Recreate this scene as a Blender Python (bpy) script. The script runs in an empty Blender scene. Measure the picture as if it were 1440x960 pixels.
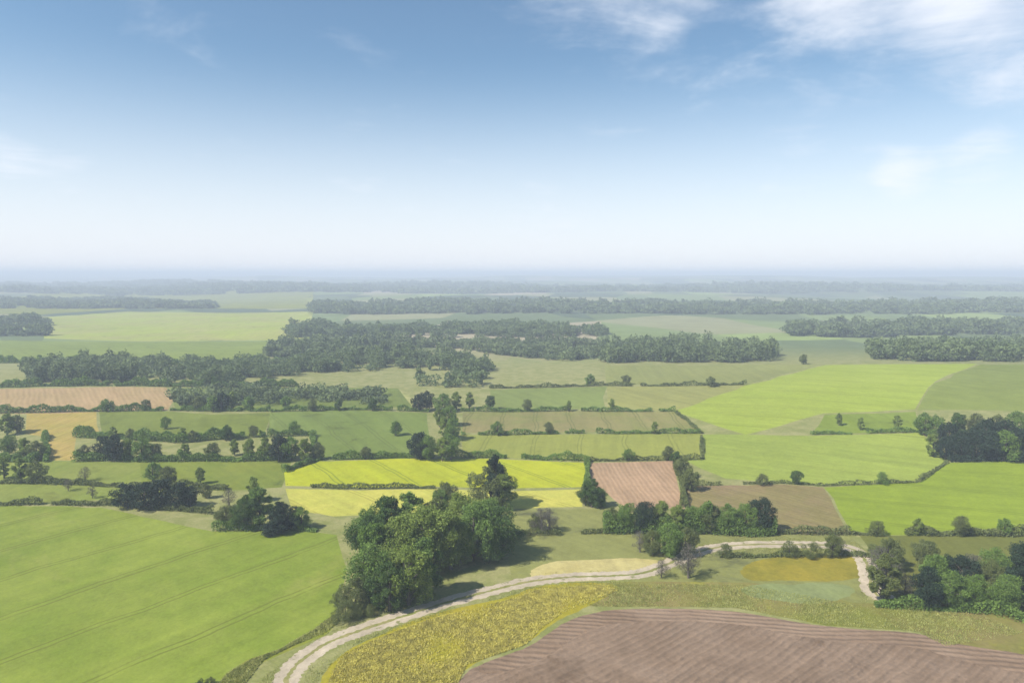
import bpy, math, random
import numpy as np
from mathutils import Vector
from mathutils.geometry import delaunay_2d_cdt
R=math.radians
rng=np.random.default_rng(7); random.seed(7)
S=bpy.context.scene; COL=S.collection
# ------------------------------------------------------------------ camera
ALT=85.0; F=960.0; HOR=385.0
PITCH=math.atan((480-HOR)/F)
cam=bpy.data.objects.new('camera',bpy.data.cameras.new('camera')); COL.objects.link(cam); S.camera=cam
cam.data.sensor_width=36; cam.data.lens=24; cam.data.clip_start=1; cam.data.clip_end=90000
cam.location=(0,0,ALT); cam.rotation_euler=(R(90)-PITCH,0,0)
# ------------------------------------------------------------------ terrain
def sstep(a,b,x):
    t=np.clip((x-a)/(b-a),0,1); return t*t*(3-2*t)
def H(x,y):
    x=np.asarray(x,float); y=np.asarray(y,float); r=np.hypot(x,y)
    z=15*np.exp(-(((x-420)/330)**2+((y-500)/190)**2))
    z=z+5*np.exp(-(((x+420)/300)**2+((y-520)/160)**2))
    z=z-4*np.exp(-(((x-30)/110)**2+((y-520)/260)**2))
    z=z+sstep(180,420,r)*1.6*(np.sin(x/71+.6)*np.sin(y/83+1.1)+.5*np.sin(x/39-y/47))
    a=sstep(900,3000,r)
    z=z+a*10*(np.sin(x/420+1.3)*np.cos(y/390)+.6*np.sin(x/230+y/310+2))
    b=sstep(2600,8500,r)
    z=z+b*.62*(62+24*np.sin(x/1700+.8)+14*np.sin(x/820+y/1500)+18*np.sin(y/900+x/2600)+9*np.sin(x/390+1.9))
    return np.where(z>60,60+26*np.tanh((z-60)/26),z)
FWD=np.array([0,math.cos(PITCH),-math.sin(PITCH)]); UP=np.array([0,math.sin(PITCH),math.cos(PITCH)])
TS=20*1.01**np.arange(695)
def P(u,v):
    """point of the terrain seen at a place of the photograph, found by marching a ray over the land"""
    d=FWD+np.array([1,0,0])*((u-720)/F)+UP*((480-v)/F)
    q=TS[:,None]*d; g=ALT+q[:,2]-H(q[:,0],q[:,1]); k=int(np.argmax(g<0)) if (g<0).any() else len(TS)-1
    lo,hi=TS[max(k-1,0)],TS[k]
    for _ in range(3):
        tt=np.linspace(lo,hi,17); q=tt[:,None]*d; g=ALT+q[:,2]-H(q[:,0],q[:,1]); k=int(np.argmax(g<0)) if (g<0).any() else 16
        lo,hi=tt[max(k-1,0)],tt[k]
    b=hi
    return float(d[0]*b),float(d[1]*b)
# ------------------------------------------------------------------ materials
GAIN=2.05; SIG=3.3e-4; HAZE=np.array([.40,.47,.57])
def lin(c): 
    c=np.array(c,float)/255; return np.where(c<.04045,c/12.92,((c+.055)/1.055)**2.4)
def alb(rgb,dist=0):
    T=math.exp(-SIG*dist); a=(lin(rgb)-HAZE*(1-T))/T/GAIN
    return tuple(np.clip(a*np.array([1.07,1,.92] if rgb[0]>rgb[1] and rgb[2]>100 else [1,1,.70]),.015,.6))
MATS={}
def nodes(name):
    m=bpy.data.materials.new(name); m.use_nodes=True; nt=m.node_tree
    b=nt.nodes['Principled BSDF']; b.inputs['Roughness'].default_value=.95
    b.inputs['Specular IOR Level'].default_value=.12
    return m,nt,b
def N(nt,t,**k):
    n=nt.nodes.new(t)
    for a,v in k.items(): setattr(n,a,v)
    return n
def math_(nt,op,a,b=None,c=None):
    n=N(nt,'ShaderNodeMath',operation=op)
    for i,v in enumerate((a,b,c)):
        if v is None: continue
        if isinstance(v,(int,float)): n.inputs[i].default_value=v
        else: nt.links.new(v,n.inputs[i])
    return n.outputs[0]
def mixc(nt,f,a,b,mode='MIX'):
    n=N(nt,'ShaderNodeMix',data_type='RGBA',blend_type=mode)
    for i,v in ((0,f),(6,a),(7,b)):
        if isinstance(v,(int,float)): n.inputs[i].default_value=v
        elif isinstance(v,(tuple,list)): n.inputs[i].default_value=(*v[:3],1)
        else: nt.links.new(v,n.inputs[i])
    return n.outputs[2]
def noise(nt,vec,scale,detail=4,rough=.55,dist=0):
    n=N(nt,'ShaderNodeTexNoise'); n.inputs['Scale'].default_value=scale; n.inputs['Detail'].default_value=detail
    n.inputs['Roughness'].default_value=rough; n.inputs['Distortion'].default_value=dist
    nt.links.new(vec,n.inputs['Vector']); return n.outputs['Fac']
def ramp(nt,f,a,b):
    n=N(nt,'ShaderNodeMapRange'); n.interpolation_type='SMOOTHSTEP'
    n.inputs[1].default_value=a; n.inputs[2].default_value=b; nt.links.new(f,n.inputs[0]); return n.outputs[0]
def field_mat(name,colA,colB,ang=20,rows=0,rowamt=.0,tram=0,patch=.012,patchamt=1.0,bump=.3,spots=None,seed=0,bare=None):
    """soil or crop: broad uneven patches, streaks along the drilling direction, rows and tractor lines"""
    m,nt,b=nodes(name)
    pos=N(nt,'ShaderNodeNewGeometry').outputs['Position']
    mp=N(nt,'ShaderNodeMapping'); mp.inputs['Rotation'].default_value=(0,0,R(ang)); mp.inputs['Location'].default_value=(seed*37.1,seed*11.3,0)
    nt.links.new(pos,mp.inputs[0]); rv=mp.outputs[0]
    st=N(nt,'ShaderNodeMapping'); st.inputs['Scale'].default_value=(1,.06,1); nt.links.new(rv,st.inputs[0])
    n1=noise(nt,rv,patch,6,.6,.6); n2=noise(nt,st.outputs[0],.28,4,.6); n3=noise(nt,rv,.9,5,.7); n4=noise(nt,rv,.07,5,.65,.4)
    f=math_(nt,'ADD',math_(nt,'MULTIPLY',n1,.55),math_(nt,'MULTIPLY',n4,.45))
    f=ramp(nt,f,.36,.64)
    c=mixc(nt,math_(nt,'MULTIPLY',f,patchamt),colA,colB)
    if spots:
        sc,col,lo,hi=spots; c=mixc(nt,ramp(nt,noise(nt,rv,sc,5,.7,.5),lo,hi),c,col)
    v=math_(nt,'ADD',math_(nt,'MULTIPLY',n2,.5),math_(nt,'MULTIPLY',n3,.6))
    v=math_(nt,'ADD',v,math_(nt,'MULTIPLY',noise(nt,rv,.22,6,.75),.5)); v=math_(nt,'ADD',v,math_(nt,'MULTIPLY',noise(nt,rv,.008,3,.5),.36)); v=math_(nt,'ADD',v,math_(nt,'MULTIPLY',noise(nt,rv,3.2,3,.8),.3)); v=math_(nt,'ADD',v,-.14)
    sep=N(nt,'ShaderNodeSeparateXYZ'); nt.links.new(rv,sep.inputs[0])
    wob=math_(nt,'ADD',sep.outputs[0],math_(nt,'MULTIPLY',noise(nt,rv,.02,4),9))
    hgt=n3
    if rows:
        s=math_(nt,'SINE',math_(nt,'MULTIPLY',wob,2*math.pi/rows))
        v=math_(nt,'ADD',v,math_(nt,'MULTIPLY',s,rowamt)); hgt=math_(nt,'ADD',hgt,math_(nt,'MULTIPLY',s,.35))
    c=mixc(nt,1.0,c,v,'MULTIPLY')
    if tram:
        # pairs of wheel marks every tram metres
        q=math_(nt,'PINGPONG',wob,tram/2)
        q=math_(nt,'ABSOLUTE',math_(nt,'SUBTRACT',q,.95))
        t=math_(nt,'SUBTRACT',1.0,ramp(nt,q,.15,.5)); t=math_(nt,'MULTIPLY',t,math_(nt,'MULTIPLY',ramp(nt,n4,.25,.5),.8))
        c=mixc(nt,t,c,bare or tuple(x*.62 for x in colA))
    nt.links.new(c,b.inputs['Base Color'])
    bp=N(nt,'ShaderNodeBump'); bp.inputs['Strength'].default_value=bump; bp.inputs['Distance'].default_value=.35
    nt.links.new(hgt,bp.inputs['Height']); nt.links.new(bp.outputs[0],b.inputs['Normal'])
    return m
def leaf_mat(name,col,var=.35,trans=.3,hue=None,ns=.45):
    m,nt,b=nodes(name)
    oi=N(nt,'ShaderNodeObjectInfo').outputs['Random']
    pos=N(nt,'ShaderNodeNewGeometry').outputs['Position']
    tc=N(nt,'ShaderNodeTexCoord').outputs['Object']
    n=noise(nt,tc,ns,3); n2=noise(nt,tc,ns*5.8,2); 
    f=ramp(nt,math_(nt,'ADD',math_(nt,'MULTIPLY',n,.6),math_(nt,'MULTIPLY',n2,.4)),.35,.65)
    hue=hue or (col[0]*1.5,col[1]*1.3,col[2]*.9)
    lo=tuple(x*(1-var) for x in col)
    c=mixc(nt,f,lo,hue); 
    c=mixc(nt,math_(nt,'MULTIPLY',oi,.6),c,(col[0]*1.2,col[1]*1.12,col[2]*.8))
    nt.links.new(c,b.inputs['Base Color']); b.inputs['Roughness'].default_value=.7
    tr=N(nt,'ShaderNodeBsdfTranslucent'); nt.links.new(c,tr.inputs[0])
    mx=N(nt,'ShaderNodeMixShader'); mx.inputs[0].default_value=trans
    nt.links.new(b.outputs[0],mx.inputs[1]); nt.links.new(tr.outputs[0],mx.inputs[2])
    nt.links.new(mx.outputs[0],nt.nodes['Material Output'].inputs[0]); return m
def bark_mat():
    m,nt,b=nodes('bark'); tc=N(nt,'ShaderNodeTexCoord').outputs['Object']
    nt.links.new(mixc(nt,noise(nt,tc,3,4),(.06,.05,.04),(.17,.15,.12)),b.inputs['Base Color']); return m
BARK=bark_mat()
# ------------------------------------------------------------------ the land: one sheet cut along the field boundaries
FIELDS=[]   # name, label, polygon in world xy, material ; later ones lie on top
def chaikin(p,k=3):
    for _ in range(k):
        p=[q for i in range(len(p)) for a,b in [(p[i],p[(i+1)%len(p)])] for q in ((a[0]*.75+b[0]*.25,a[1]*.75+b[1]*.25),(a[0]*.25+b[0]*.75,a[1]*.25+b[1]*.75))]
    return p
def poly(px,soft=False): 
    out=[]
    if soft: px=chaikin(px)
    n=len(px)
    for i in range(n):
        (a,b),(c,d)=px[i],px[(i+1)%n]
        k=max(1,int(math.hypot(c-a,d-b)/16))
        for j in range(k):
            t=j/k; x,y=P(a+(c-a)*t, b+(d-b)*t); q=math.hypot(x,y)
            w=min(1.6,.0022*q)*(1 if q<1500 else 2)
            out.append((x+w*(math.sin(x/9+y/13)+rng.normal()*.35), y+w*(math.sin(y/8+x/17+2)+rng.normal()*.35)))
    return out
def dist_of(px):
    c=np.mean([P(*q) for q in px if 0<=q[0]<=1440 and q[1]<960] or [P(*q) for q in px],axis=0); return math.hypot(*c)
def field(name,label,px,c1,c2=None,**k):
    soft=k.pop('soft',False); d=dist_of(px); c2=c2 or tuple(x*.86 for x in c1)
    a1=alb(c1,d); a2=alb(c2,d)
    k.setdefault('seed',len(FIELDS)); k.setdefault('ang',-18+rng.uniform(-30,30))
    if 'bare' in k: k['bare']=alb(k['bare'],d)
    if 'spots' in k: s=k['spots']; k['spots']=(s[0],alb(s[1],d),s[2],s[3])
    if name=='pasture': k.setdefault('spots',(.045,tuple(x*.8 for x in c1),.56,.72)); k['spots']=(k['spots'][0],k['spots'][1] if max(k['spots'][1])<1 else alb(k['spots'][1],d),*k['spots'][2:])
    FIELDS.append((name,label,poly(px,soft),field_mat(name+'_soil',a1,a2,**k)))
# --- far and mid left
field('pasture','pale green far field on the left below the hills',[(60,446),(180,438),(330,440),(440,438),(432,478),(200,480),(60,476)],(182,196,140),(186,188,158))
field('pasture','green far field on the left edge',[(-60,478),(200,481),(376,480),(380,506),(250,512),(60,510),(-60,508)],(160,174,124),(150,166,118))
field('pasture','pale green strip of field far off on the left',[(60,410),(280,408),(440,410),(440,434),(180,434),(60,442),(-60,440)],(170,180,160),(160,170,150))
field('bare_field','long tan bare field on the left edge',[(-90,550),(60,545),(236,544),(246,560),(232,577),(100,580),(-90,584)],(200,178,146),(188,172,136),rows=3,rowamt=.04)
field('stubble_field','small straw coloured field on the left under the tan field',[(40,581),(136,579),(140,612),(104,614),(104,648),(66,648),(66,614),(38,610)],(204,184,124),(186,178,112),rows=3,rowamt=.05)
field('pasture','olive pasture on the left between two hedges',[(140,579),(236,578),(300,582),(380,580),(372,612),(250,622),(142,612)],(150,162,104),(136,148,96))
field('pasture','green pasture left of the wooded valley',[(378,580),(500,576),(600,580),(606,612),(576,646),(445,645),(440,612),(378,610)],(150,166,112),(140,158,104),tram=20)
field('pasture','green pasture on the mid left below the tan field',[(240,545),(420,544),(560,546),(578,572),(380,577),(246,576)],(146,160,112),(134,148,104))
field('pasture','grassland on the left behind the near field',[(-120,650),(68,648),(300,650),(330,682),(170,700),(60,708),(-120,706)],(166,174,112),(152,166,100))
field('pasture','green meadow behind the dark evergreen trees',[(200,648),(410,648),(400,684),(310,690),(200,684)],(140,155,92),(156,164,96))
# --- centre
field('rapeseed_field','bright yellow rapeseed field in the centre',[(402,664),(446,648),(560,645),(690,645),(826,650),(822,684),(716,686),(600,684),(500,686),(404,682)],(212,214,78),(194,202,84),tram=24,bump=.5,bare=(150,165,80))
field('rapeseed_field','paler yellow green crop below the bright rapeseed',[(404,686),(500,689),(614,688),(712,690),(818,687),(818,712),(720,716),(640,716),(470,726),(410,716)],(222,220,120),(206,208,120),tram=24)
field('bare_field','pink tan bare field right of the rapeseed',[(830,650),(950,648),(956,686),(962,714),(880,712),(852,690),(826,684)],(206,178,150),(188,164,138),rows=2,rowamt=.05)
field('ploughed_field','brown field behind the dark hedge',[(962,684),(1100,680),(1156,684),(1196,750),(1110,752),(964,716)],(164,146,122),(156,150,108),rows=2.5,rowamt=.05)
field('pasture','rough olive grassland in the centre',[(700,716),(860,716),(1090,750),(1196,752),(1230,788),(1220,850),(1020,852),(860,852),(716,826),(714,750)],(172,174,124),(158,160,116),spots=(.03,(120,124,104),.55,.7))
field('cereal_field','olive cereal field in the centre right of the valley trees',[(648,612),(800,610),(985,610),(986,646),(826,648),(690,643),(650,643)],(176,180,114),(166,172,110),tram=24)
field('cereal_field','dull olive field right of the valley trees',[(650,580),(800,577),(950,579),(985,607),(800,607),(650,609)],(156,162,116),(168,164,122),tram=20)
field('cereal_field','pale field on the near slope of the middle hill',[(690,548),(850,543),(850,575),(690,577)],(154,168,120),(146,158,116))
field('cereal_field','light olive field on the middle hill',[(852,544),(1050,540),(1046,578),(952,577),(852,575)],(180,180,132),(170,172,128),tram=24)
field('cereal_field','grey olive field on the hill below the far wood',[(852,514),(1158,512),(1052,540),(852,541)],(168,172,132),(160,166,128))
# --- right hillside
field('cereal_field','bright lime field on top of the right hill',[(1160,513),(1372,511),(1300,544),(1290,576),(1160,580),(1048,612),(950,578),(1050,542)],(184,198,116),(176,192,110),tram=24,ang=-62)
field('cereal_field','green field at the right edge of the hilltop',[(1376,512),(1560,512),(1560,578),(1292,577),(1302,545)],(160,172,118),(150,162,112))
field('pasture','slightly darker green pasture on the right hill',[(1160,582),(1290,579),(1296,606),(1140,610)],(154,172,100),(146,164,98))
field('cereal_field','pale green hillside field on the right',[(988,611),(1140,612),(1298,608),(1330,648),(1290,676),(1156,682),(1020,672),(960,648),(988,646)],(182,196,116),(172,188,112),tram=24,ang=-58)
field('cereal_field','vivid green crop field at the right edge',[(1158,684),(1292,678),(1334,650),(1600,646),(1640,750),(1440,752),(1230,751),(1198,748)],(166,184,82),(156,174,78),tram=24,ang=-70)
field('pasture','dull green ground below the right wood',[(1210,752),(1440,752),(1640,750),(1700,880),(1440,880),(1230,852),(1232,788)],(138,142,92),(128,134,88))
# --- near
field('cereal_field','large smooth green crop field at the lower left',[(-900,730),(-60,712),(60,711),(140,712),(300,746),(420,744),(474,752),(488,800),(470,862),(440,884),(396,910),(352,926),(318,946),(280,1000),(200,1120),(-1500,1120)],(166,179,97),(142,162,80),tram=24,ang=38,patchamt=.9,spots=(.02,(178,182,112),.56,.74),bare=(132,140,76))
field('grass_verge','bright rough grass edge of the lower left field',[(470,862),(492,860),(456,892),(410,912),(372,930),(340,960),(290,1120),(200,1120),(280,1000),(318,946),(352,926),(396,910),(440,884)],(150,166,70),(166,166,92),spots=(.25,(186,178,110),.55,.7))
field('pasture','olive grass strip above the ploughed field',[(790,850),(860,818),(1060,818),(1200,846),(1370,852),(1470,880),(1560,930),(1340,916),(1300,888),(1160,880),(1030,854),(860,852)],(152,158,88),(160,152,104),spots=(.12,(176,172,100),.56,.7))
field('flower_meadow','mustard yellow flowering meadow strip beside the track',[(420,1120),(446,960),(476,918),(520,897),(600,866),(660,850),(716,838),(752,822),(852,818),(880,828),(800,862),(768,880),(744,906),(660,934),(640,960),(560,1120)],(204,188,84),(186,180,78),spots=(.08,(200,180,120),.56,.72),bump=.7,ang=60,soft=True)
field('stubble_field','pale cream strip of dry grass in the centre',[(740,804),(775,789),(830,787),(884,783),(934,787),(920,800),(906,812),(850,817),(752,819)],(222,214,154),(208,198,134),soft=True)
field('dry_grass','olive and mustard rough patch right of centre',[(1036,802),(1062,786),(1130,781),(1200,780),(1234,791),(1222,808),(1180,817),(1100,814),(1052,817)],(150,146,76),(190,174,90),patch=.04,soft=True)
field('pasture','pale grey green patch above the ploughed field',[(1036,826),(1080,818),(1110,821),(1160,817),(1208,824),(1196,840),(1140,851),(1090,844),(1050,840)],(168,178,142),(160,170,128),soft=True)
field('ploughed_field','large brown ploughed field filling the lower right',[(560,1120),(640,962),(664,937),(746,912),(774,886),(806,866),(866,854),(1030,857),(1156,883),(1296,890),(1346,906),(1440,920),(1560,940),(1900,1120)],(160,140,122),(180,160,142),rows=1.9,rowamt=.045,ang=52,patch=.03,bump=1.3,spots=(.035,(138,120,104),.55,.75),tram=0,soft=True)
field('ploughed_headland','headland strip of the ploughed field worked along its edge',[(664,937),(746,912),(774,886),(806,866),(866,854),(1030,857),(1156,883),(1296,890),(1346,906),(1440,920),(1560,940),(1560,975),(1440,946),(1340,926),(1290,908),(1150,901),(1030,873),(880,871),(826,882),(800,900),(770,926),(690,952)],(158,138,120),(176,156,138),rows=1.9,rowamt=.03,ang=96,patch=.03,bump=1.0,soft=True)
# --- track
def ribbon(px,w0,ragged=.0,off=0):
    pts=np.array([P(*q) for q in px]); 
    # smooth (Catmull-Rom)
    out=[]
    for i in range(len(pts)-1):
        p0=pts[max(i-1,0)];p1=pts[i];p2=pts[i+1];p3=pts[min(i+2,len(pts)-1)]
        for t in np.linspace(0,1,16,endpoint=False):
            out.append(.5*((2*p1)+(-p0+p2)*t+(2*p0-5*p1+4*p2-p3)*t*t+(-p0+3*p1-3*p2+p3)*t**3))
    out.append(pts[-1]); c=np.array(out); d=np.gradient(c,axis=0); d/=np.linalg.norm(d,axis=1)[:,None]
    nn=np.stack([-d[:,1],d[:,0]],1); j1=rng.uniform(-ragged,ragged,len(c)); j2=rng.uniform(-ragged,ragged,len(c))
    a=c+nn*(off+w0/2+j1)[:,None]; b=c+nn*(off-w0/2+j2)[:,None]
    return [tuple(map(float,q)) for q in a]+[tuple(map(float,q)) for q in b[::-1]]
TRACK=[(372,1080),(394,985),(412,940),(452,908),(500,888),(560,868),(630,846),(690,830),(740,818),(800,811),(860,809),(905,805),(945,790),(985,774),(1040,766),(1120,765),(1190,769),(1218,790),(1228,830),(1252,842)]
FIELDS.append(('track','pale gravel farm track running from lower left past the trees',ribbon(TRACK,5.6,.42),field_mat('track_gravel',alb((232,220,198)),alb((208,198,176)),patch=.2,spots=(.5,alb((160,160,120)),.58,.7))))
FIELDS.append(('track_grass','grass strip along the middle of the farm track',ribbon(TRACK,1.0,.25),field_mat('track_grass_mix',alb((150,158,92)),alb((176,172,116)),patch=.4)))

def build_land():
    xy=[]
    az=list(np.linspace(R(-50),R(50),230)); az+=list(np.linspace(R(58),R(302),32))
    r=25.0; rs=[]
    while r<34000: rs.append(r); r*=1.033
    for k,q in enumerate(rs):
        for a in az:
            if q<90 and abs(a)<1 and rng.random()<.6: continue
            a2=a+(rng.uniform(-.001,.001)); xy.append((q*math.sin(a2),q*math.cos(a2)))
    xy.append((0,0))
    edges=[]
    for f in FIELDS:
        s=len(xy); n=len(f[2]); xy+=f[2]; edges+=[(s+i,s+(i+1)%n) for i in range(n)]
    v,e,fc,_,_,_=delaunay_2d_cdt([Vector(p) for p in xy],edges,[],0,1e-4,False)
    V=np.array([(p.x,p.y) for p in v]); T=np.array([list(t)[:3] for t in fc if len(t)==3])
    C=V[T].mean(1); own=np.full(len(T),-1)
    for i,f in enumerate(FIELDS):
        Q=np.array(f[2]); inside=np.zeros(len(C),bool)
        lo,hi=Q.min(0),Q.max(0); cand=np.where((C>=lo).all(1)&(C<=hi).all(1))[0]
        if not len(cand): continue
        x,y=C[cand,0],C[cand,1]; ins=np.zeros(len(cand),bool); n=len(Q)
        for k in range(n):
            x1,y1=Q[k];x2,y2=Q[(k+1)%n]
            if y1==y2: continue
            c=((y1>y)!=(y2>y))&(x<(x2-x1)*(y-y1)/(y2-y1)+x1); ins^=c
        own[cand[ins]]=i
    Z=H(V[:,0],V[:,1]); W=np.column_stack([V,Z])
    # triangles facing up
    a,b,c=V[T[:,0]],V[T[:,1]],V[T[:,2]]
    flip=((b-a)[:,0]*(c-a)[:,1]-(b-a)[:,1]*(c-a)[:,0])<0; T[flip]=T[flip][:,::-1]
    for i in range(-1,len(FIELDS)):
        t=T[own==i]
        if not len(t): continue
        ids,inv=np.unique(t,return_inverse=True); inv=inv.reshape(t.shape)
        if i<0: name,label,m='ground','rolling farmland reaching to the horizon',FARLAND
        else: name,label,_,m=FIELDS[i]
        o=mesh_obj(name,W[ids],inv,m,smooth=True); o['kind']='structure'; o['label']=label
def mesh_obj(name,V,Fc,mat,parent=None,smooth=False,mats=None,midx=None):
    me=bpy.data.meshes.new(name); V=np.asarray(V,np.float32); Fc=np.asarray(Fc,np.int32); k=Fc.shape[1]
    me.vertices.add(len(V)); me.vertices.foreach_set('co',V.ravel())
    me.loops.add(Fc.size); me.loops.foreach_set('vertex_index',Fc.ravel())
    me.polygons.add(len(Fc)); me.polygons.foreach_set('loop_start',np.arange(0,Fc.size,k,dtype=np.int32))
    me.polygons.foreach_set('loop_total',np.full(len(Fc),k,np.int32))
    if smooth: me.polygons.foreach_set('use_smooth',np.ones(len(Fc),bool))
    me.update(calc_edges=True); me.materials.append(mat) if mat else None
    o=bpy.data.objects.new(name,me); COL.objects.link(o)
    if parent: o.parent=parent
    return o
def farland():
    """base ground: rough grass near, a patchwork of fields far off"""
    m,nt,b=nodes('farmland'); pos=N(nt,'ShaderNodeNewGeometry').outputs['Position']
    mp=N(nt,'ShaderNodeMapping'); mp.inputs['Scale'].default_value=(1,.45,0); mp.inputs['Rotation'].default_value=(0,0,.3); nt.links.new(pos,mp.inputs[0])
    vo=N(nt,'ShaderNodeTexVoronoi'); vo.inputs['Scale'].default_value=1/190; nt.links.new(mp.outputs[0],vo.inputs['Vector'])
    s=N(nt,'ShaderNodeSeparateColor'); nt.links.new(vo.outputs['Color'],s.inputs[0])
    cr=N(nt,'ShaderNodeValToRGB'); cr.color_ramp.interpolation='CONSTANT'; nt.links.new(s.outputs[0],cr.inputs[0])
    el=cr.color_ramp.elements
    cols=[(0,(.10,.13,.05)),(.22,(.15,.19,.06)),(.4,(.06,.085,.04)),(.6,(.21,.21,.10)),(.74,(.13,.17,.06)),(.85,(.28,.24,.15)),(.93,(.20,.25,.07))]
    el[0].position=0; el[0].color=(*cols[0][1],1); el[1].position=cols[1][0]; el[1].color=(*cols[1][1],1)
    for p,c in cols[2:]: e=el.new(p); e.color=(*c,1)
    near=mixc(nt,ramp(nt,noise(nt,pos,.11,7,.7,.6),.38,.62),(.165,.175,.05),(.235,.225,.088)); near=mixc(nt,1.0,near,math_(nt,'ADD',.5,noise(nt,pos,1.3,5,.75)),'MULTIPLY')
    d=N(nt,'ShaderNodeVectorMath',operation='LENGTH'); nt.links.new(pos,d.inputs[0])
    far=mixc(nt,1.0,cr.outputs[0],math_(nt,'ADD',math_(nt,'MULTIPLY',noise(nt,pos,.02,5,.7),.8),.6),'MULTIPLY')
    c=mixc(nt,ramp(nt,d.outputs['Value'],600,900),near,far); nt.links.new(c,b.inputs['Base Color']); return m
FARLAND=farland(); build_land()

# ------------------------------------------------------------------ trees
def quads(C,size,rg):
    """leaf sprays: small bent quads scattered round the points C"""
    n=len(C); a=rg.normal(size=(n,3)); a/=np.linalg.norm(a,axis=1)[:,None]
    b=rg.normal(size=(n,3)); b-=a*(a*b).sum(1)[:,None]; b/=np.linalg.norm(b,axis=1)[:,None]
    s=size*rg.uniform(.6,1.35,n)[:,None]*.5; s2=s*rg.uniform(.5,.95,n)[:,None]
    V=np.stack([C-a*s,C+b*s2,C+a*s*1.1,C-b*s2*.9],1).reshape(-1,3)
    return V,np.arange(4*n).reshape(n,4)
def tube(path,rad,k=7):
    path=np.array(path,float); V=[];Fc=[]
    for i,(p,r) in enumerate(zip(path,rad)):
        d=path[min(i+1,len(path)-1)]-path[max(i-1,0)]; d/=np.linalg.norm(d)
        u=np.cross(d,[.3,.9,.1]); u/=np.linalg.norm(u); w=np.cross(d,u)
        for j in range(k):
            t=2*math.pi*j/k; V.append(p+(u*math.cos(t)+w*math.sin(t))*r)
    for i in range(len(path)-1):
        for j in range(k): Fc.append((i*k+j,i*k+(j+1)%k,(i+1)*k+(j+1)%k,(i+1)*k+j))
    return np.array(V),np.array(Fc)
def join(parts):
    V=[];Fc=[];o=0
    for v,f in parts: V.append(v);Fc.append(np.asarray(f)+o);o+=len(v)
    return np.concatenate(V),np.concatenate(Fc)
def tree_mesh(seed,shape,nleaf,leaf,fill=1.0):
    """unit tree 10 m tall: crown of uneven leafy lobes on a tapered trunk with limbs"""
    rg=np.random.default_rng(seed); parts=[]
    if shape=='conifer': W=2.6; base=.6
    elif shape=='round': W=4.3; base=1.4
    elif shape=='tall': W=3.1; base=1.5
    elif shape=='shrub': W=6.0; base=.2
    else: W=3.9; base=2.0
    lean=rg.uniform(-.4,.4,2)
    top=8.2
    trunk=[(0,0,-.6),(0,0,.2),(lean[0]*.3,lean[1]*.3,3),(lean[0],lean[1],5.6),(lean[0]*1.2,lean[1]*1.2,top)]
    parts.append(tube(trunk,[.42,.34,.26,.17,.04]))
    C=[]; lobes=[]
    nl={'conifer':16,'round':17,'tall':15,'shrub':13,'sparse':15}[shape]
    for i in range(nl):
        a=i*2.4+rg.uniform(-.5,.5); t=(i+.5)/nl
        z=base+(9.2-base)*t
        if shape=='conifer': rad=W*(1-t)*.85+.15; lr=1.0*(1-t)+.5
        else:
            prof=math.sin(math.pi*min(1,(t*.86+.12)))**.65; rad=W*prof*rg.uniform(.35,.88); lr=W*rg.uniform(.20,.46)*(.75+.35*prof)
        c=np.array([lean[0]*t+rad*math.cos(a),lean[1]*t+rad*math.sin(a),min(z,9.7-lr*.6)])
        if c[2]-lr*.75<.2: c[2]=.2+lr*.75
        lobes.append((c,lr))
        s=np.array([lean[0]*t*.6,lean[1]*t*.6,max(.4,c[2]-rad*.55-.4)]); mid=(s+c)/2+np.array([0,0,.25])
        parts.append(tube([s,mid,c],[.13,.08,.03],5))
    tot=sum(l**2 for _,l in lobes)
    for c,l in lobes:
        n=int(nleaf*l*l/tot); d=rg.normal(size=(n,3)); d/=np.linalg.norm(d,axis=1)[:,None]
        bump=1+.22*np.sin(d[:,0]*5+c[0]*3)+.2*np.sin(d[:,1]*6+c[1])*np.cos(d[:,2]*5)
        r=l*(rg.uniform(.25,1,n)**.45)*bump*np.where(rg.random(n)<.08,rg.uniform(1,1.35,n),1)
        q=c+d*r[:,None]*np.array([1,1,.78]); C.append(q)
    C=np.concatenate(C); C=C[C[:,2]>.15]
    C[:,2]=np.minimum(C[:,2],10.1)
    return quads(C,leaf,rg),join(parts)
LEAF={
 'green':leaf_mat('green_leaves',(.115,.195,.045),hue=(.22,.32,.07)),
 'deep':leaf_mat('deep_green_leaves',(.060,.120,.032),hue=(.12,.18,.045)),
 'light':leaf_mat('light_green_leaves',(.17,.24,.05),hue=(.29,.36,.09)),
 'olive':leaf_mat('olive_leaves',(.115,.150,.050),hue=(.21,.235,.085)),
 'dark':leaf_mat('evergreen_leaves',(.020,.040,.025),hue=(.036,.060,.032),trans=.08),
 'grey':leaf_mat('bare_twigs',(.105,.10,.085),hue=(.16,.15,.12),trans=.1),
 'wood':leaf_mat('distant_leaves',(.10,.15,.07),hue=(.23,.28,.115),ns=.06,var=.5),
}
PROTO={}
def proto(shape,tone,near,k):
    key=(shape,tone,near,k)
    if key not in PROTO:
        n,l={2:(15000,.25),1:(5200,.42),0:(1500,.80)}[near]
        if tone=='grey': n=int(n*.55); l*=.6 if near else .8
        (cv,cf),(tv,tf)=tree_mesh(hash((shape,k))%9999+k*13 if False else {'conifer':11,'round':22,'tall':33,'shrub':44,'sparse':55}[shape]+k*101,shape,n,l)
        c=mesh_obj('crown',cv,cf,LEAF[tone]); t=mesh_obj('trunk',tv,tf,BARK); 
        COL.objects.unlink(c); COL.objects.unlink(t); PROTO[key]=(c,t)
    return PROTO[key]
KINDN={'green':'broadleaf_tree','deep':'broadleaf_tree','light':'broadleaf_tree','olive':'broadleaf_tree','dark':'evergreen_tree','grey':'bare_tree'}
CL={}   # clusters for labels
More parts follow.
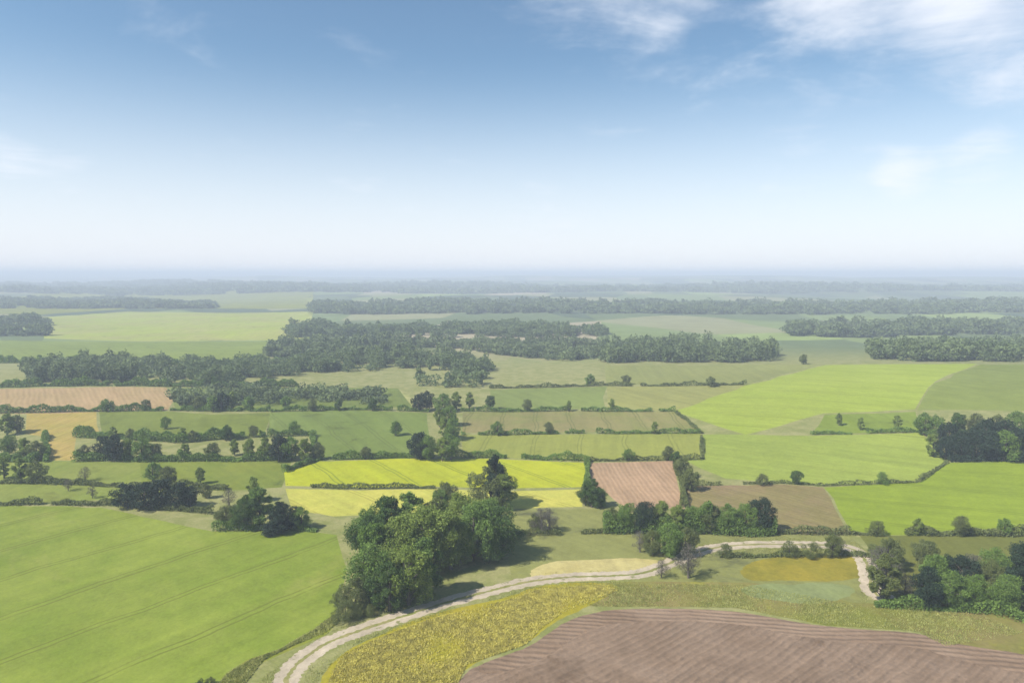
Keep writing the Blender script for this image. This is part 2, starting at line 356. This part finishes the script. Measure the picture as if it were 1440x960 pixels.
def tree(u,v,h,shape='round',tone='green',cl='',xy=None,wide=1.0):
    if tone=='green' and cl!='grove':
        tone=('green','green','light','deep')[int(u*7+v*3)%4]; shape=('round','round','tall','sparse')[int(u*3+v*11)%4] if shape=='round' else shape
    x,y=xy if xy else P(u,v); d=math.hypot(x,y); near=2 if d<260 else 1 if d<430 else 0
    c,t=proto(shape,tone,near,random.randrange(6)); s=h/10
    e=bpy.data.objects.new('shrub' if shape=='shrub' else KINDN[tone],None); COL.objects.link(e)
    e.location=(x,y,float(H(x,y))-.05); e.rotation_euler=(0,0,random.uniform(0,6.28)); e.scale=(s*wide*random.uniform(.9,1.1),s*wide*random.uniform(.9,1.1),s)
    e.empty_display_size=1
    for q in (c,t):
        n=q.copy(); n.name=q.name.split('.')[0]; COL.objects.link(n); n.parent=e
    e['category']='shrub' if shape=='shrub' else 'tree'
    CL.setdefault(cl,[]).append((x/y,e,tone,shape)); return e
def hedge(px,h,w,tone,label,gap=0.0,group='hedges between the fields'):
    h*=1.2; w*=1.3; gap=max(gap,.1)
    pts=[P(*q) for q in px]; C=[]; L=0
    for (a,b),(c,d) in zip(pts[:-1],pts[1:]):
        l=math.hypot(c-a,d-b); L+=l; dist=math.hypot((a+c)/2,(b+d)/2)
        size=max(.35,dist/640); n=int(min(26000,l*w*h*3.2/size**2*.55))
        t=rng.random(n); ph=t*l
        ok=np.ones(n,bool)
        hh=h*(.75+.3*np.sin(ph/7.3+a)+.22*np.sin(ph/2.9+b)+.12*np.sin(ph/1.1))
        if gap: ok=np.sin(ph/9+a*.3)+.5*np.sin(ph/3.7+b)>-1.4+gap*2
        ww=w*(.8+.25*np.sin(ph/5.1+b))
        s=rng.uniform(-1,1,n); z=rng.random(n)**.7; prof=np.sqrt(np.clip(1-(z*.9)**3,0,1))
        ux,uy=(c-a)/l,(d-b)/l
        x=a+ux*ph-uy*s*ww*prof*.5; y=b+uy*ph+ux*s*ww*prof*.5
        q=np.column_stack([x,y,H(x,y)+.05+z*hh])[ok]; C.append((q,size*1.25))
    VV=[quads(q,s,rng) for q,s in C if len(q)]
    V,Fc=join(VV); o0=V.mean(0); o=mesh_obj('hedge',V-o0,Fc,LEAF[tone]); o.location=o0
    o['label']=label; o['category']='hedge'; o['group']=group
def wood(px,hmin,hmax,spacing,tone,label,name='woodland',gap=-.9):
    """a far wood seen as one mass of crowns: px is its footprint in the photograph"""
    Q=np.array([P(*q) for q in px]); lo,hi=Q.min(0),Q.max(0)
    n=int((hi-lo).prod()/spacing**2); n=min(n,9000)
    p=rng.uniform(lo,hi,(n,2)); ins=np.zeros(n,bool); k=len(Q)
    for i in range(k):
        x1,y1=Q[i];x2,y2=Q[(i+1)%k]
        if y1==y2: continue
        ins^=((y1>p[:,1])!=(y2>p[:,1]))&(p[:,0]<(x2-x1)*(p[:,1]-y1)/(y2-y1)+x1)
    p=p[ins]; w=np.sin(p[:,0]/47+np.sin(p[:,1]/38)*1.5)+np.sin(p[:,1]/29+np.sin(p[:,0]/61)*2)+rng.normal(size=len(p))*.35; p=p[w>gap]
    if not len(p): print('EMPTY',label); return
    C=[];D=np.hypot(p[:,0],p[:,1]).mean(); size=max(1.1,D/520); per=int(np.clip(900/size**1.6*(spacing/9),26,420))
    Z=H(p[:,0],p[:,1]); h=rng.uniform(hmin*.6,hmax*1.05,len(p))*(1+.14*np.sin(p[:,0]/53+p[:,1]/71))
    d=rng.normal(size=(len(p),per,3)); d/=np.linalg.norm(d,axis=2)[:,:,None]
    rr=rng.uniform(.35,1,(len(p),per))**.4
    bump=1+.28*np.sin(d[:,:,0]*5+p[:,0,None])+.2*np.sin(d[:,:,2]*5+p[:,1,None])
    rad=(spacing*rng.uniform(.35,.95,len(p)))[:,None]
    x=p[:,0,None]+d[:,:,0]*rr*rad*bump; y=p[:,1,None]+d[:,:,1]*rr*rad*bump
    z=Z[:,None]+h[:,None]*.54+d[:,:,2]*rr*h[:,None]*.5*bump
    q=np.stack([x,y,z],2).reshape(-1,3)
    V,Fc=quads(q,size*1.3,rng); o=mesh_obj(name,V,Fc,LEAF[tone]); o['kind']='stuff'; o['label']=label
    print(label,len(p),len(q))
# --- near woodland clump in the centre
for u,v,h,s,t in [(520,846,16,'round','green'),(548,858,13,'round','deep'),(500,856,9,'round','olive'),(575,850,16,'round','light'),(600,838,17,'tall','green'),
    (648,790,13,'round','light'),(688,790,12,'round','deep'),(530,818,18,'tall','green'),(565,812,19,'round','light'),(600,805,20,'round','light'),(634,800,18,'sparse','light'),(520,792,15,'round','deep'),
    (664,788,19,'round','green'),(696,786,17,'round','deep'),(545,778,19,'tall','deep'),(580,772,19,'tall','green'),(615,768,16,'sparse','olive'),(650,764,17,'round','light'),(686,764,15,'round','green'),
    (522,768,13,'round','green')]:
    tree(u,v,h,s,t,'grove')
for u,v,h in [(478,852,4),(486,872,5),(502,868,3.5),(520,866,3)]: tree(u,v,h,'shrub','olive','groveshrub')
tree(283,972,2.6,'shrub','dark','corner'); tree(297,962,1.8,'shrub','olive','corner')
# --- right wood
for u,v,h,s,t in [(1240,848,14,'tall','olive'),(1236,822,12,'sparse','grey'),(1246,800,10,'round','olive'),(1272,844,8,'sparse','grey'),(1304,852,11,'round','dark'),(1312,832,11,'round','green'),(1334,854,10,'round','green'),(1352,836,11,'round','dark'),
    (1374,854,9,'round','green'),(1392,838,10,'round','olive'),(1414,858,10,'round','green'),(1438,850,16,'tall','dark'),(1462,856,13,'round','dark'),(1332,816,8,'round','olive'),(1366,816,8,'sparse','grey'),(1402,818,10,'round','green'),(1440,820,12,'round','dark'),(1306,806,10,'round','olive'),(1470,810,12,'round','green'),(1490,850,12,'round','green'),(1300,790,7,'round','olive')]:
    tree(u,v,h,s,t,'rightwood')
# --- rows and single trees
def row(pts,cl): 
    for q in pts: tree(*q,cl=cl) if len(q)==5 else tree(*q[:5],cl=cl,wide=q[5])
row([(180,713,9.5,'round','dark',1.15),(203,715,10.5,'round','dark',1.1),(228,714,11,'round','dark',1.1),(252,715,10,'round','dark',1.15),(268,712,8,'round','dark')],'evergreens')
row([(318,742,8,'round','olive'),(345,744,12,'round','green'),(366,742,15,'tall','green'),(391,748,11,'conifer','dark',1.5),(400,746,10,'round','dark'),(424,744,8,'round','green'),(356,706,10,'round','green'),(322,712,7,'sparse','grey')],'edge trees')
row([(697,714,21,'tall','dark',.75),(690,712,17,'round','olive'),(706,716,14,'round','green')],'rape tree')
row([(628,712,10,'round','olive'),(620,716,8,'round','green'),(640,718,7,'round','green')],'rape left')
row([(832,713,11,'round','green'),(824,710,8,'round','olive'),(842,713,8,'round','green')],'rape right')
row([(862,744,8,'round','olive'),(884,747,10,'round','green'),(905,748,11,'round','dark'),(930,748,11,'round','green'),(952,750,10,'round','green'),(975,748,9,'round','green'),(1000,748,10,'round','olive'),(1024,748,10,'round','green'),(1048,748,10,'round','green'),(1072,748,12,'round','dark'),(918,780,8,'round','olive'),(940,783,11,'round','green'),(900,776,7,'sparse','grey'),(968,812,11,'sparse','grey'),(964,780,9,'round','olive'),(930,812,6,'sparse','grey')],'dark hedge')
row([(762,748,9,'sparse','grey',1.2),(772,748,8,'sparse','grey',1.2),(752,746,6,'round','olive')],'grey trees')
row([(1170,782,7,'round','olive'),(1178,778,6,'sparse','grey'),(1140,784,5,'shrub','olive'),(1110,782,5,'shrub','olive'),(1020,782,4,'shrub','olive')],'right shrubs')
row([(960,672,9,'round','olive'),(970,690,9,'round','olive'),(950,655,7,'round','green')],'tan edge')
row([(146,646,11,'round','dark'),(160,648,12,'round','dark'),(180,646,10,'round','green'),(200,648,11,'round','green'),(120,646,7,'round','olive')],'left row')
row([(352,646,10,'round','green'),(372,646,11,'round','green'),(392,648,12,'round','dark'),(410,646,11,'round','green'),(430,648,11,'round','green'),(446,646,8,'round','olive')],'left row two')
row([(590,645,13,'round','dark'),(602,646,12,'round','green'),(622,648,12,'round','green'),(634,646,13,'round','green'),(626,616,12,'round','green'),(638,618,12,'round','green'),(618,600,11,'round','green'),(634,598,12,'round','green'),(600,576,12,'round','dark'),(588,578,11,'round','dark'),(622,578,12,'round','green'),(642,576,12,'round','green'),(660,574,11,'round','green')],'valley')
row([(12,640,10,'round','green'),(34,644,10,'round','green'),(52,646,9,'round','olive'),(10,612,12,'round','green'),(24,608,10,'round','olive'),(6,672,9,'round','green'),(30,676,10,'round','green'),(52,678,9,'round','olive')],'left corner')
row([(220,644,7,'round','olive'),(260,646,8,'round','green'),(300,646,8,'round','olive'),(330,640,8,'round','green')],'left hedge trees')
row([(215,676,8,'round','green'),(236,682,8,'round','olive'),(282,680,7,'round','green'),(290,700,6,'round','olive'),(130,700,5,'sparse','grey'),(96,690,5,'sparse','grey'),(120,676,6,'sparse','grey')],'meadow trees')
row([(312,578,12,'round','dark'),(326,576,12,'round','green'),(280,577,9,'round','olive'),(300,579,10,'round','green'),(350,577,9,'round','green'),(246,560,9,'round','green')],'mid left')
row([(1300,612,12,'round','green'),(1316,616,12,'round','green'),(1334,630,13,'round','dark'),(1352,644,13,'round','dark'),(1372,646,14,'round','dark'),(1392,646,14,'round','dark'),(1412,648,14,'round','green'),(1432,648,15,'round','dark'),(1345,616,13,'round','green'),(1372,616,13,'round','olive'),(1400,616,12,'olive' and 'round','olive'),(1428,616,14,'round','green'),(1452,640,14,'round','dark'),(1312,642,11,'round','green'),(1330,646,11,'round','dark'),(1386,628,14,'round','dark'),(1412,630,14,'round','dark')],'hill copse')
row([(1000,544,8,'round','olive'),(1130,512,9,'round','olive'),(1262,604,8,'round','green'),(1180,598,7,'round','green'),(1210,604,7,'round','green')],'hill trees')
row([(700,612,8,'round','green'),(772,610,7,'round','olive'),(742,578,8,'round','olive'),(860,578,8,'round','green'),(690,575,9,'round','green')],'centre hedge trees')
row([(258,620,7,'round','green'),(270,621,6,'round','olive'),(318,619,8,'round','green'),(356,614,6,'round','olive'),(414,610,7,'round','green'),(556,612,8,'round','green'),
 (258,560,7,'round','green'),(402,574,8,'round','green'),(440,578,8,'round','olive'),(476,577,7,'round','green'),(524,577,8,'round','green'),(514,645,6,'round','olive'),(160,618,7,'round','green'),(184,618,6,'round','olive'),(232,603,7,'round','green'),(150,578,8,'round','green'),(206,577,7,'round','olive')],'pasture trees')
row([(800,578,7,'round','green'),(830,542,9,'round','green'),(880,541,8,'round','olive'),(920,610,7,'round','green'),(884,648,6,'round','green'),(940,647,7,'round','olive'),(1072,682,5,'shrub','olive'),(1120,681,6,'round','green'),(1240,680,5,'shrub','green'),(1290,752,6,'round','green'),(1350,753,7,'round','olive'),(1412,752,6,'round','green'),(1234,752,5,'shrub','olive')],'slope trees')
# --- hedges
HG=[([(-100,711),(60,709),(150,710),(300,722)],2.2,2.4,'olive','low olive hedge along the far side of the lower left field',0),
([(298,746),(420,744),(472,750)],2.4,2.6,'green','green hedge between the big lower left field and the trees behind',0),
([(404,684),(500,687),(612,686)],1.8,2.2,'olive','thin hedge under the bright yellow field',.2),
([(398,664),(446,647),(560,643),(690,643),(826,648)],2.8,2.8,'green','long hedge along the back of the bright yellow field',0),
([(826,648),(826,684),(850,714)],2.4,2.4,'green','short hedge between the yellow field and the tan field',0),
([(848,746),(900,748),(1000,749),(1090,750)],6.5,5.5,'green','tall dark hedge right of centre behind the rough grass',0),
([(1090,750),(1196,751),(1226,752)],2.2,2.4,'olive','low hedge below the brown field on its right half',.2),
([(950,648),(960,686),(962,714)],2.4,2.6,'olive','hedge on the right side of the tan field',0),
([(826,648),(950,647),(986,646)],2.0,2.2,'olive','thin hedge above the tan field',.1),
([(960,683),(1100,679),(1156,683),(1290,678),(1332,650)],1.4,1.8,'olive','low hedge between the pale hillside and the vivid green field',.25),
([(1332,648),(1440,648),(1560,646)],4,4,'dark','dark hedge at the foot of the hillside copse',0),
([(1225,752),(1300,752),(1500,752)],2.6,3,'olive','hedge along the near side of the vivid green field',0),
([(648,611),(800,609),(985,609)],2.2,2.6,'green','hedge between the two olive fields right of the valley',0),
([(648,578),(800,577),(950,578)],2.4,2.8,'green','hedge above the dull olive field right of the valley',0),
([(948,578),(986,609),(988,646)],1.6,2,'olive','faint hedge on the left edge of the pale hillside field',.3),
([(688,546),(850,542),(1050,541)],2.4,3,'olive','far hedge across the middle hill',.1),
([(1140,611),(1298,607)],2,2.4,'green','hedge across the right hill below the darker pasture',.1),
([(-100,582),(40,580),(136,578),(240,577),(380,578)],3.4,3.6,'green','hedge under the long tan field on the left',0),
([(-100,547),(60,543),(240,543),(420,543)],4.5,5,'green','hedge above the long tan field on the left',0),
([(-60,509),(60,511),(250,513),(400,508)],5,6,'green','far hedge below the green left field',0),
([(376,614),(440,612),(442,646)],3,3,'green','hedge at the left of the green valley pasture',0),
([(104,648),(250,648),(410,647)],3.6,4,'green','hedge behind the meadow on the mid left',0),
([(-60,649),(70,649)],4.5,5,'green','thick hedge at the left edge under the straw field',0),
([(106,614),(250,622),(374,613)],4,4.5,'green','hedge on the mid left below the olive pasture',0),
([(380,579),(500,576),(604,579)],2.6,3,'green','hedge above the green valley pasture',0),
([(-90,679),(60,680),(180,684),(320,688)],2.2,2.6,'olive','hedge through the grassland behind the evergreen trees',.1),
([(64,612),(65,650)],2.6,3,'green','short hedge left of the straw coloured strip',0),
([(714,750),(790,752),(860,748)],1.8,2.2,'olive','low scrubby hedge in the centre behind the rough grass',.3),
([(1000,783),(1060,783),(1170,780),(1228,782)],1.7,2.0,'olive','low scrub line behind the mustard coloured patch',.3),
([(1230,852),(1300,856),(1400,862),(1500,890)],2.4,3,'green','undergrowth hedge at the foot of the right wood',0),
]
for px,h,w,t,l,g in HG: hedge(px,h,w,t,l,g)
# --- far woods
wood([(240,516),(420,508),(570,506),(690,514),(690,544),(560,546),(430,543),(250,541)],8,12,10,'wood','broken belt of trees left of centre beyond the green pastures',gap=-.3)
wood([(34,518),(236,516),(240,540),(150,542),(34,540)],9,13,9,'wood','dark wood on the left above the tan field')
wood([(378,488),(560,482),(850,484),(850,504),(690,512),(560,504),(420,506),(378,502)],9,13,11,'wood','long far wood across the centre',gap=-.5)
wood([(850,492),(1086,491),(1086,509),(850,511)],12,16,9,'wood','dark far wood behind the middle hill')
wood([(1225,492),(1460,490),(1460,508),(1225,508)],11,15,10,'wood','far wood on the right behind the lime hilltop field')
wood([(410,462),(640,460),(860,464),(860,472),(640,474),(410,474)],9,14,13,'wood','thin far band of woodland below the hills')
wood([(440,430),(760,428),(1100,430),(1460,428),(1460,440),(1100,442),(760,440),(440,441)],12,19,20,'wood','broad blue grey band of distant woodland under the horizon')
wood([(1110,458),(1230,460),(1460,456),(1460,470),(1250,474),(1110,472)],11,16,13,'wood','blue grey far wood at the right')
wood([(-60,456),(66,455),(66,472),(-60,474)],11,16,12,'wood','grey green wood far off at the left edge')
wood([(-60,424),(200,422),(300,428),(300,434),(100,434),(-60,434)],10,15,20,'wood','distant wood at the left below the hills')
wood([(-200,403),(400,401),(1000,402),(1640,402),(1640,411),(1000,411),(400,411),(-200,412)],14,24,40,'wood','farthest belt of trees under the horizon')
wood([(240,552),(300,548),(420,556),(500,552),(570,560),(560,570),(420,566),(300,572),(246,570)],6,10,11,'wood','scattered scrub and small trees on the mid left pastures',gap=.2)
# --- grass and flowers along the near track and field edges
def tufts(px,n,hmax,tone,label,name):
    Q=np.array([P(*q) for q in px]); lo,hi=Q.min(0),Q.max(0); out=[]
    p=rng.uniform(lo,hi,(n*6,2)); ins=np.zeros(len(p),bool); k=len(Q)
    for i in range(k):
        x1,y1=Q[i];x2,y2=Q[(i+1)%k]
        if y1==y2: continue
        ins^=((y1>p[:,1])!=(y2>p[:,1]))&(p[:,0]<(x2-x1)*(p[:,1]-y1)/(y2-y1)+x1)
    p=p[ins]; tk=np.array([P(*q) for q in TRACK]); dm=np.full(len(p),1e9)
    for a,b in zip(tk[:-1],tk[1:]):
        t=np.clip(((p-a)@(b-a))/((b-a)@(b-a)),0,1); dm=np.minimum(dm,np.linalg.norm(p-a-t[:,None]*(b-a),axis=1))
    p=p[dm>3.3+rng.normal(size=len(p))*.35]; f=np.sin(p[:,0]/4.1+np.sin(p[:,1]/5))*np.sin(p[:,1]/6.3)+rng.normal(size=len(p))*.6; p=p[f>-.1][:n]
    hh=rng.uniform(.3,1,len(p))*hmax; Z=H(p[:,0],p[:,1]); m=len(p); a=rng.uniform(0,6.28,m); wd=hh*rng.uniform(.12,.3,m); ln=rng.normal(size=(m,2))*hh[:,None]*.35
    ux,uy=np.cos(a)*wd,np.sin(a)*wd
    V=np.stack([np.column_stack([p[:,0]-ux,p[:,1]-uy,Z-.02]),np.column_stack([p[:,0]+ux,p[:,1]+uy,Z-.02]),np.column_stack([p[:,0]+ux*.8+ln[:,0],p[:,1]+uy*.8+ln[:,1],Z+hh]),np.column_stack([p[:,0]-ux*.8+ln[:,0],p[:,1]-uy*.8+ln[:,1],Z+hh*.85])],1).reshape(-1,3); Fc=np.arange(4*m).reshape(m,4); o=mesh_obj(name,V,Fc,tone); o['kind']='stuff'; o['label']=label
GR=leaf_mat('meadow_stems',(.52,.46,.13),hue=(.66,.60,.15),trans=.3,var=.3); GV=leaf_mat('verge_stems',(.28,.32,.09),hue=(.46,.44,.17),trans=.3)
tufts([(440,1000),(480,922),(520,902),(600,872),(660,856),(720,842),(756,828),(850,822),(870,830),(790,862),(760,884),(740,906),(656,934),(630,1000)],120000,.42,GR,'tall dry stems and yellow flowers in the meadow strip','meadow_flowers')
tufts([(472,862),(492,862),(456,890),(410,908),(370,928),(330,980),(270,1000),(318,948),(352,928),(396,912),(440,886)],22000,.45,GV,'long grass between the green field and the track','grass')
tufts([(800,852),(866,820),(1050,822),(1200,850),(1360,856),(1440,890),(1330,908),(1290,888),(1160,878),(1030,854)],30000,.35,GV,'rough grass above the ploughed field','grass')
tufts([(330,1010),(372,950),(452,892),(520,866),(620,840),(700,822),(760,806),(880,800),(900,822),(760,828),(690,846),(600,870),(500,906),(450,950),(430,1010)],30000,.32,GV,'rough verge grass on both sides of the farm track','grass')
tufts([(905,815),(940,800),(985,784),(1040,776),(1195,780),(1210,800),(1210,846),(1260,850),(1240,790),(1200,760),(1120,757),(1040,757),(970,768),(920,790),(895,800)],12000,.32,GV,'rough grass beside the far bend of the track','grass')
# ------------------------------------------------------------------ labels of the trees
ORD=['leftmost','second from left','third from left','fourth from left','fifth from left','sixth from left','seventh from left','eighth from left','ninth from left','tenth from left','eleventh from left','twelfth from left','thirteenth from left','fourteenth from left','fifteenth from left','sixteenth from left','seventeenth from left','eighteenth from left','nineteenth from left','twentieth from left','twenty first from left','twenty second from left']
PH={'pasture trees':('of the small scattered trees on the mid left pastures','scattered trees of the mid left pastures'),'slope trees':('of the small trees scattered in hedges on the right half','small hedge trees on the right half'),
'grove':('of the trees in the central grove beside the track','trees of the central grove'),
'groveshrub':('of the shrubs at the foot of the central grove','shrubs at the grove edge'),
'corner':('of the shrubs at the bottom edge left of the track','shrubs at the bottom edge'),
'rightwood':('of the trees in the right wood above the ploughed field','trees of the right wood'),
'evergreens':('of the dark row behind the lower left field','evergreens behind the lower left field'),
'edge trees':('of the trees at the right end of the green field','trees at the far corner of the green field'),
'rape tree':('of the tall trees against the yellow field','tall trees in front of the yellow field'),
'rape left':('of the small trees below the yellow field, left of the tall one','small trees left of the tall trees'),
'rape right':('of the small trees between the yellow and tan fields','small trees beside the tan field'),
'dark hedge':('of the trees along the tall dark hedge','trees of the tall dark hedge'),
'grey trees':('of the small group in the centre scrub','trees of the centre scrub'),
'right shrubs':('of the bushes behind the mustard coloured patch','bushes behind the mustard patch'),
'tan edge':('of the trees right of the tan field','trees right of the tan field'),
'left row':('of the trees right of the straw coloured strip','trees by the straw strip'),
'left row two':('of the tree row left of the yellow field','tree row left of the yellow field'),
'valley':('of the trees in the narrow central valley','valley trees'),
'left corner':('of the trees at the left edge below the tan field','trees at the left edge'),
'left hedge trees':('of the trees in the mid left hedge','trees of the mid left hedge'),
'meadow trees':('of the small trees behind the dark evergreens','small trees behind the evergreens'),
'mid left':('of the trees right of the long tan field','trees right of the tan field on the left'),
'hill copse':('of the copse on the right hillside','trees of the hillside copse'),
'hill trees':('of the lone trees on the right hill','lone trees on the right hill'),
'centre hedge trees':('of the trees in hedges right of the valley','hedge trees right of the valley')}
ADJ={'green':'green leafy','deep':'deep green','light':'light green','olive':'olive green','dark':'very dark','grey':'bare grey'}
for k,L in CL.items():
    L.sort(key=lambda q:q[0]); ph,gr=PH[k]
    for i,(_,e,tone,shape) in enumerate(L):
        e['label']=f"{ADJ[tone]} {'shrub' if shape=='shrub' else 'tree'}, {ORD[i]} {ph}"; e['group']=gr
        if len(e['label'].split())>16: e['label']=f"{ADJ[tone]} tree, {ORD[i]} {ph.replace('of the trees ','').replace('of the ','')}"
# ------------------------------------------------------------------ haze
B=15500.0; zb=-40; zt=116
v=[(x,y,z) for z in (zb,zt) for x,y in ((-B,-B),(B,-B),(B,B),(-B,B))]
hz=mesh_obj('haze',v,[(0,3,2,1),(4,5,6,7),(0,1,5,4),(1,2,6,5),(2,3,7,6),(3,0,4,7)],None); hz['kind']='stuff'; hz['label']='thin blue grey summer haze over the land'
m=bpy.data.materials.new('haze_air'); m.use_nodes=True; nt=m.node_tree; nt.nodes.clear()
pv=nt.nodes.new('ShaderNodeVolumePrincipled'); out=nt.nodes.new('ShaderNodeOutputMaterial'); nt.links.new(pv.outputs[0],out.inputs['Volume'])
pv.inputs['Color'].default_value=(.78,.87,.97,1); pv.inputs['Density'].default_value=SIG; pv.inputs['Anisotropy'].default_value=.0
hz.data.materials.clear(); hz.data.materials.append(m)
# ------------------------------------------------------------------ light and sky
SAZ=R(-118); SEL=R(46)
sd=Vector((math.sin(SAZ)*math.cos(SEL),math.cos(SAZ)*math.cos(SEL),math.sin(SEL)))
sl=bpy.data.lights.new('sun','SUN'); sl.energy=4.6; sl.angle=R(.5); sl.color=(1,.96,.90)
so=bpy.data.objects.new('sun',sl); COL.objects.link(so); so.rotation_euler=sd.to_track_quat('Z','Y').to_euler()
w=bpy.data.worlds.new('World'); S.world=w; w.use_nodes=True; nt=w.node_tree; bg=nt.nodes['Background']; bg.inputs[1].default_value=.084
sk=nt.nodes.new('ShaderNodeTexSky'); sk.sky_type='NISHITA'; sk.sun_disc=False; sk.sun_elevation=SEL; sk.sun_rotation=SAZ
sk.altitude=100; sk.air_density=1.0; sk.dust_density=.6; sk.ozone_density=1.6
tc=N(nt,'ShaderNodeTexCoord').outputs['Generated']
def dirv(u,v):
    d=Vector((0,math.cos(PITCH),-math.sin(PITCH)))+Vector((1,0,0))*((u-720)/F)+Vector((0,math.sin(PITCH),math.cos(PITCH)))*((480-v)/F); return d.normalized()
sx=N(nt,'ShaderNodeSeparateXYZ'); nt.links.new(tc,sx.inputs[0])
zz=math_(nt,'MAXIMUM',math_(nt,'ADD',sx.outputs[2],.06),.02)
px=math_(nt,'DIVIDE',sx.outputs[0],zz); py=math_(nt,'DIVIDE',sx.outputs[1],zz)
cb=N(nt,'ShaderNodeCombineXYZ'); nt.links.new(px,cb.inputs[0]); nt.links.new(py,cb.inputs[1])
cn=noise(nt,cb.outputs[0],1.5,9,.62,.5)
mp=N(nt,'ShaderNodeMapping'); mp.inputs['Scale'].default_value=(1,1,2.2); nt.links.new(tc,mp.inputs[0]); cn2=noise(nt,mp.outputs[0],9,8,.6,.3)
cnn=math_(nt,'ADD',-.12,math_(nt,'ADD',math_(nt,'MULTIPLY',cn,.75),math_(nt,'MULTIPLY',cn2,.5)))
acc=None
# cloud banks: direction, angular radius, weight
for (u,vv,rad,wt) in [(1470,-30,9,.42),(1240,-70,9,.30),(860,-50,9,.24),(-30,195,4,.13),(60,225,4,.09),(1270,245,2.6,.28),(1370,225,3.4,.24),(760,325,4,.10),(500,250,3.5,.10),(940,50,2,.07),(1120,20,17,.10)]:
    d=dirv(u,vv); n=N(nt,'ShaderNodeVectorMath',operation='DOT_PRODUCT'); nt.links.new(tc,n.inputs[0]); n.inputs[1].default_value=d
    g=N(nt,'ShaderNodeMapRange'); g.interpolation_type='SMOOTHSTEP'; nt.links.new(n.outputs['Value'],g.inputs[0])
    g.inputs[1].default_value=math.cos(R(rad)); g.inputs[2].default_value=1.0; g.inputs[4].default_value=wt
    acc=g.outputs[0] if acc is None else math_(nt,'ADD',acc,g.outputs[0])
cm=ramp(nt,math_(nt,'ADD',cnn,acc),.56,1.12); cm=math_(nt,'MULTIPLY',cm,.92)
# pale moisture band low over the land
ez=N(nt,'ShaderNodeMapRange'); ez.interpolation_type='SMOOTHSTEP'; nt.links.new(sx.outputs[2],ez.inputs[0]); ez.inputs[1].default_value=.30; ez.inputs[2].default_value=-.02
c=mixc(nt,math_(nt,'MULTIPLY',ez.outputs[0],.85),mixc(nt,1.0,sk.outputs[0],(.93,1.03,1.02),'MULTIPLY'),(7.0,7.1,7.75))
c=mixc(nt,cm,c,(7.0,7.3,7.9)); nt.links.new(c,bg.inputs[0])
S.view_settings.view_transform='Standard'; S.view_settings.look='None'; S.view_settings.exposure=.75; S.view_settings.gamma=1
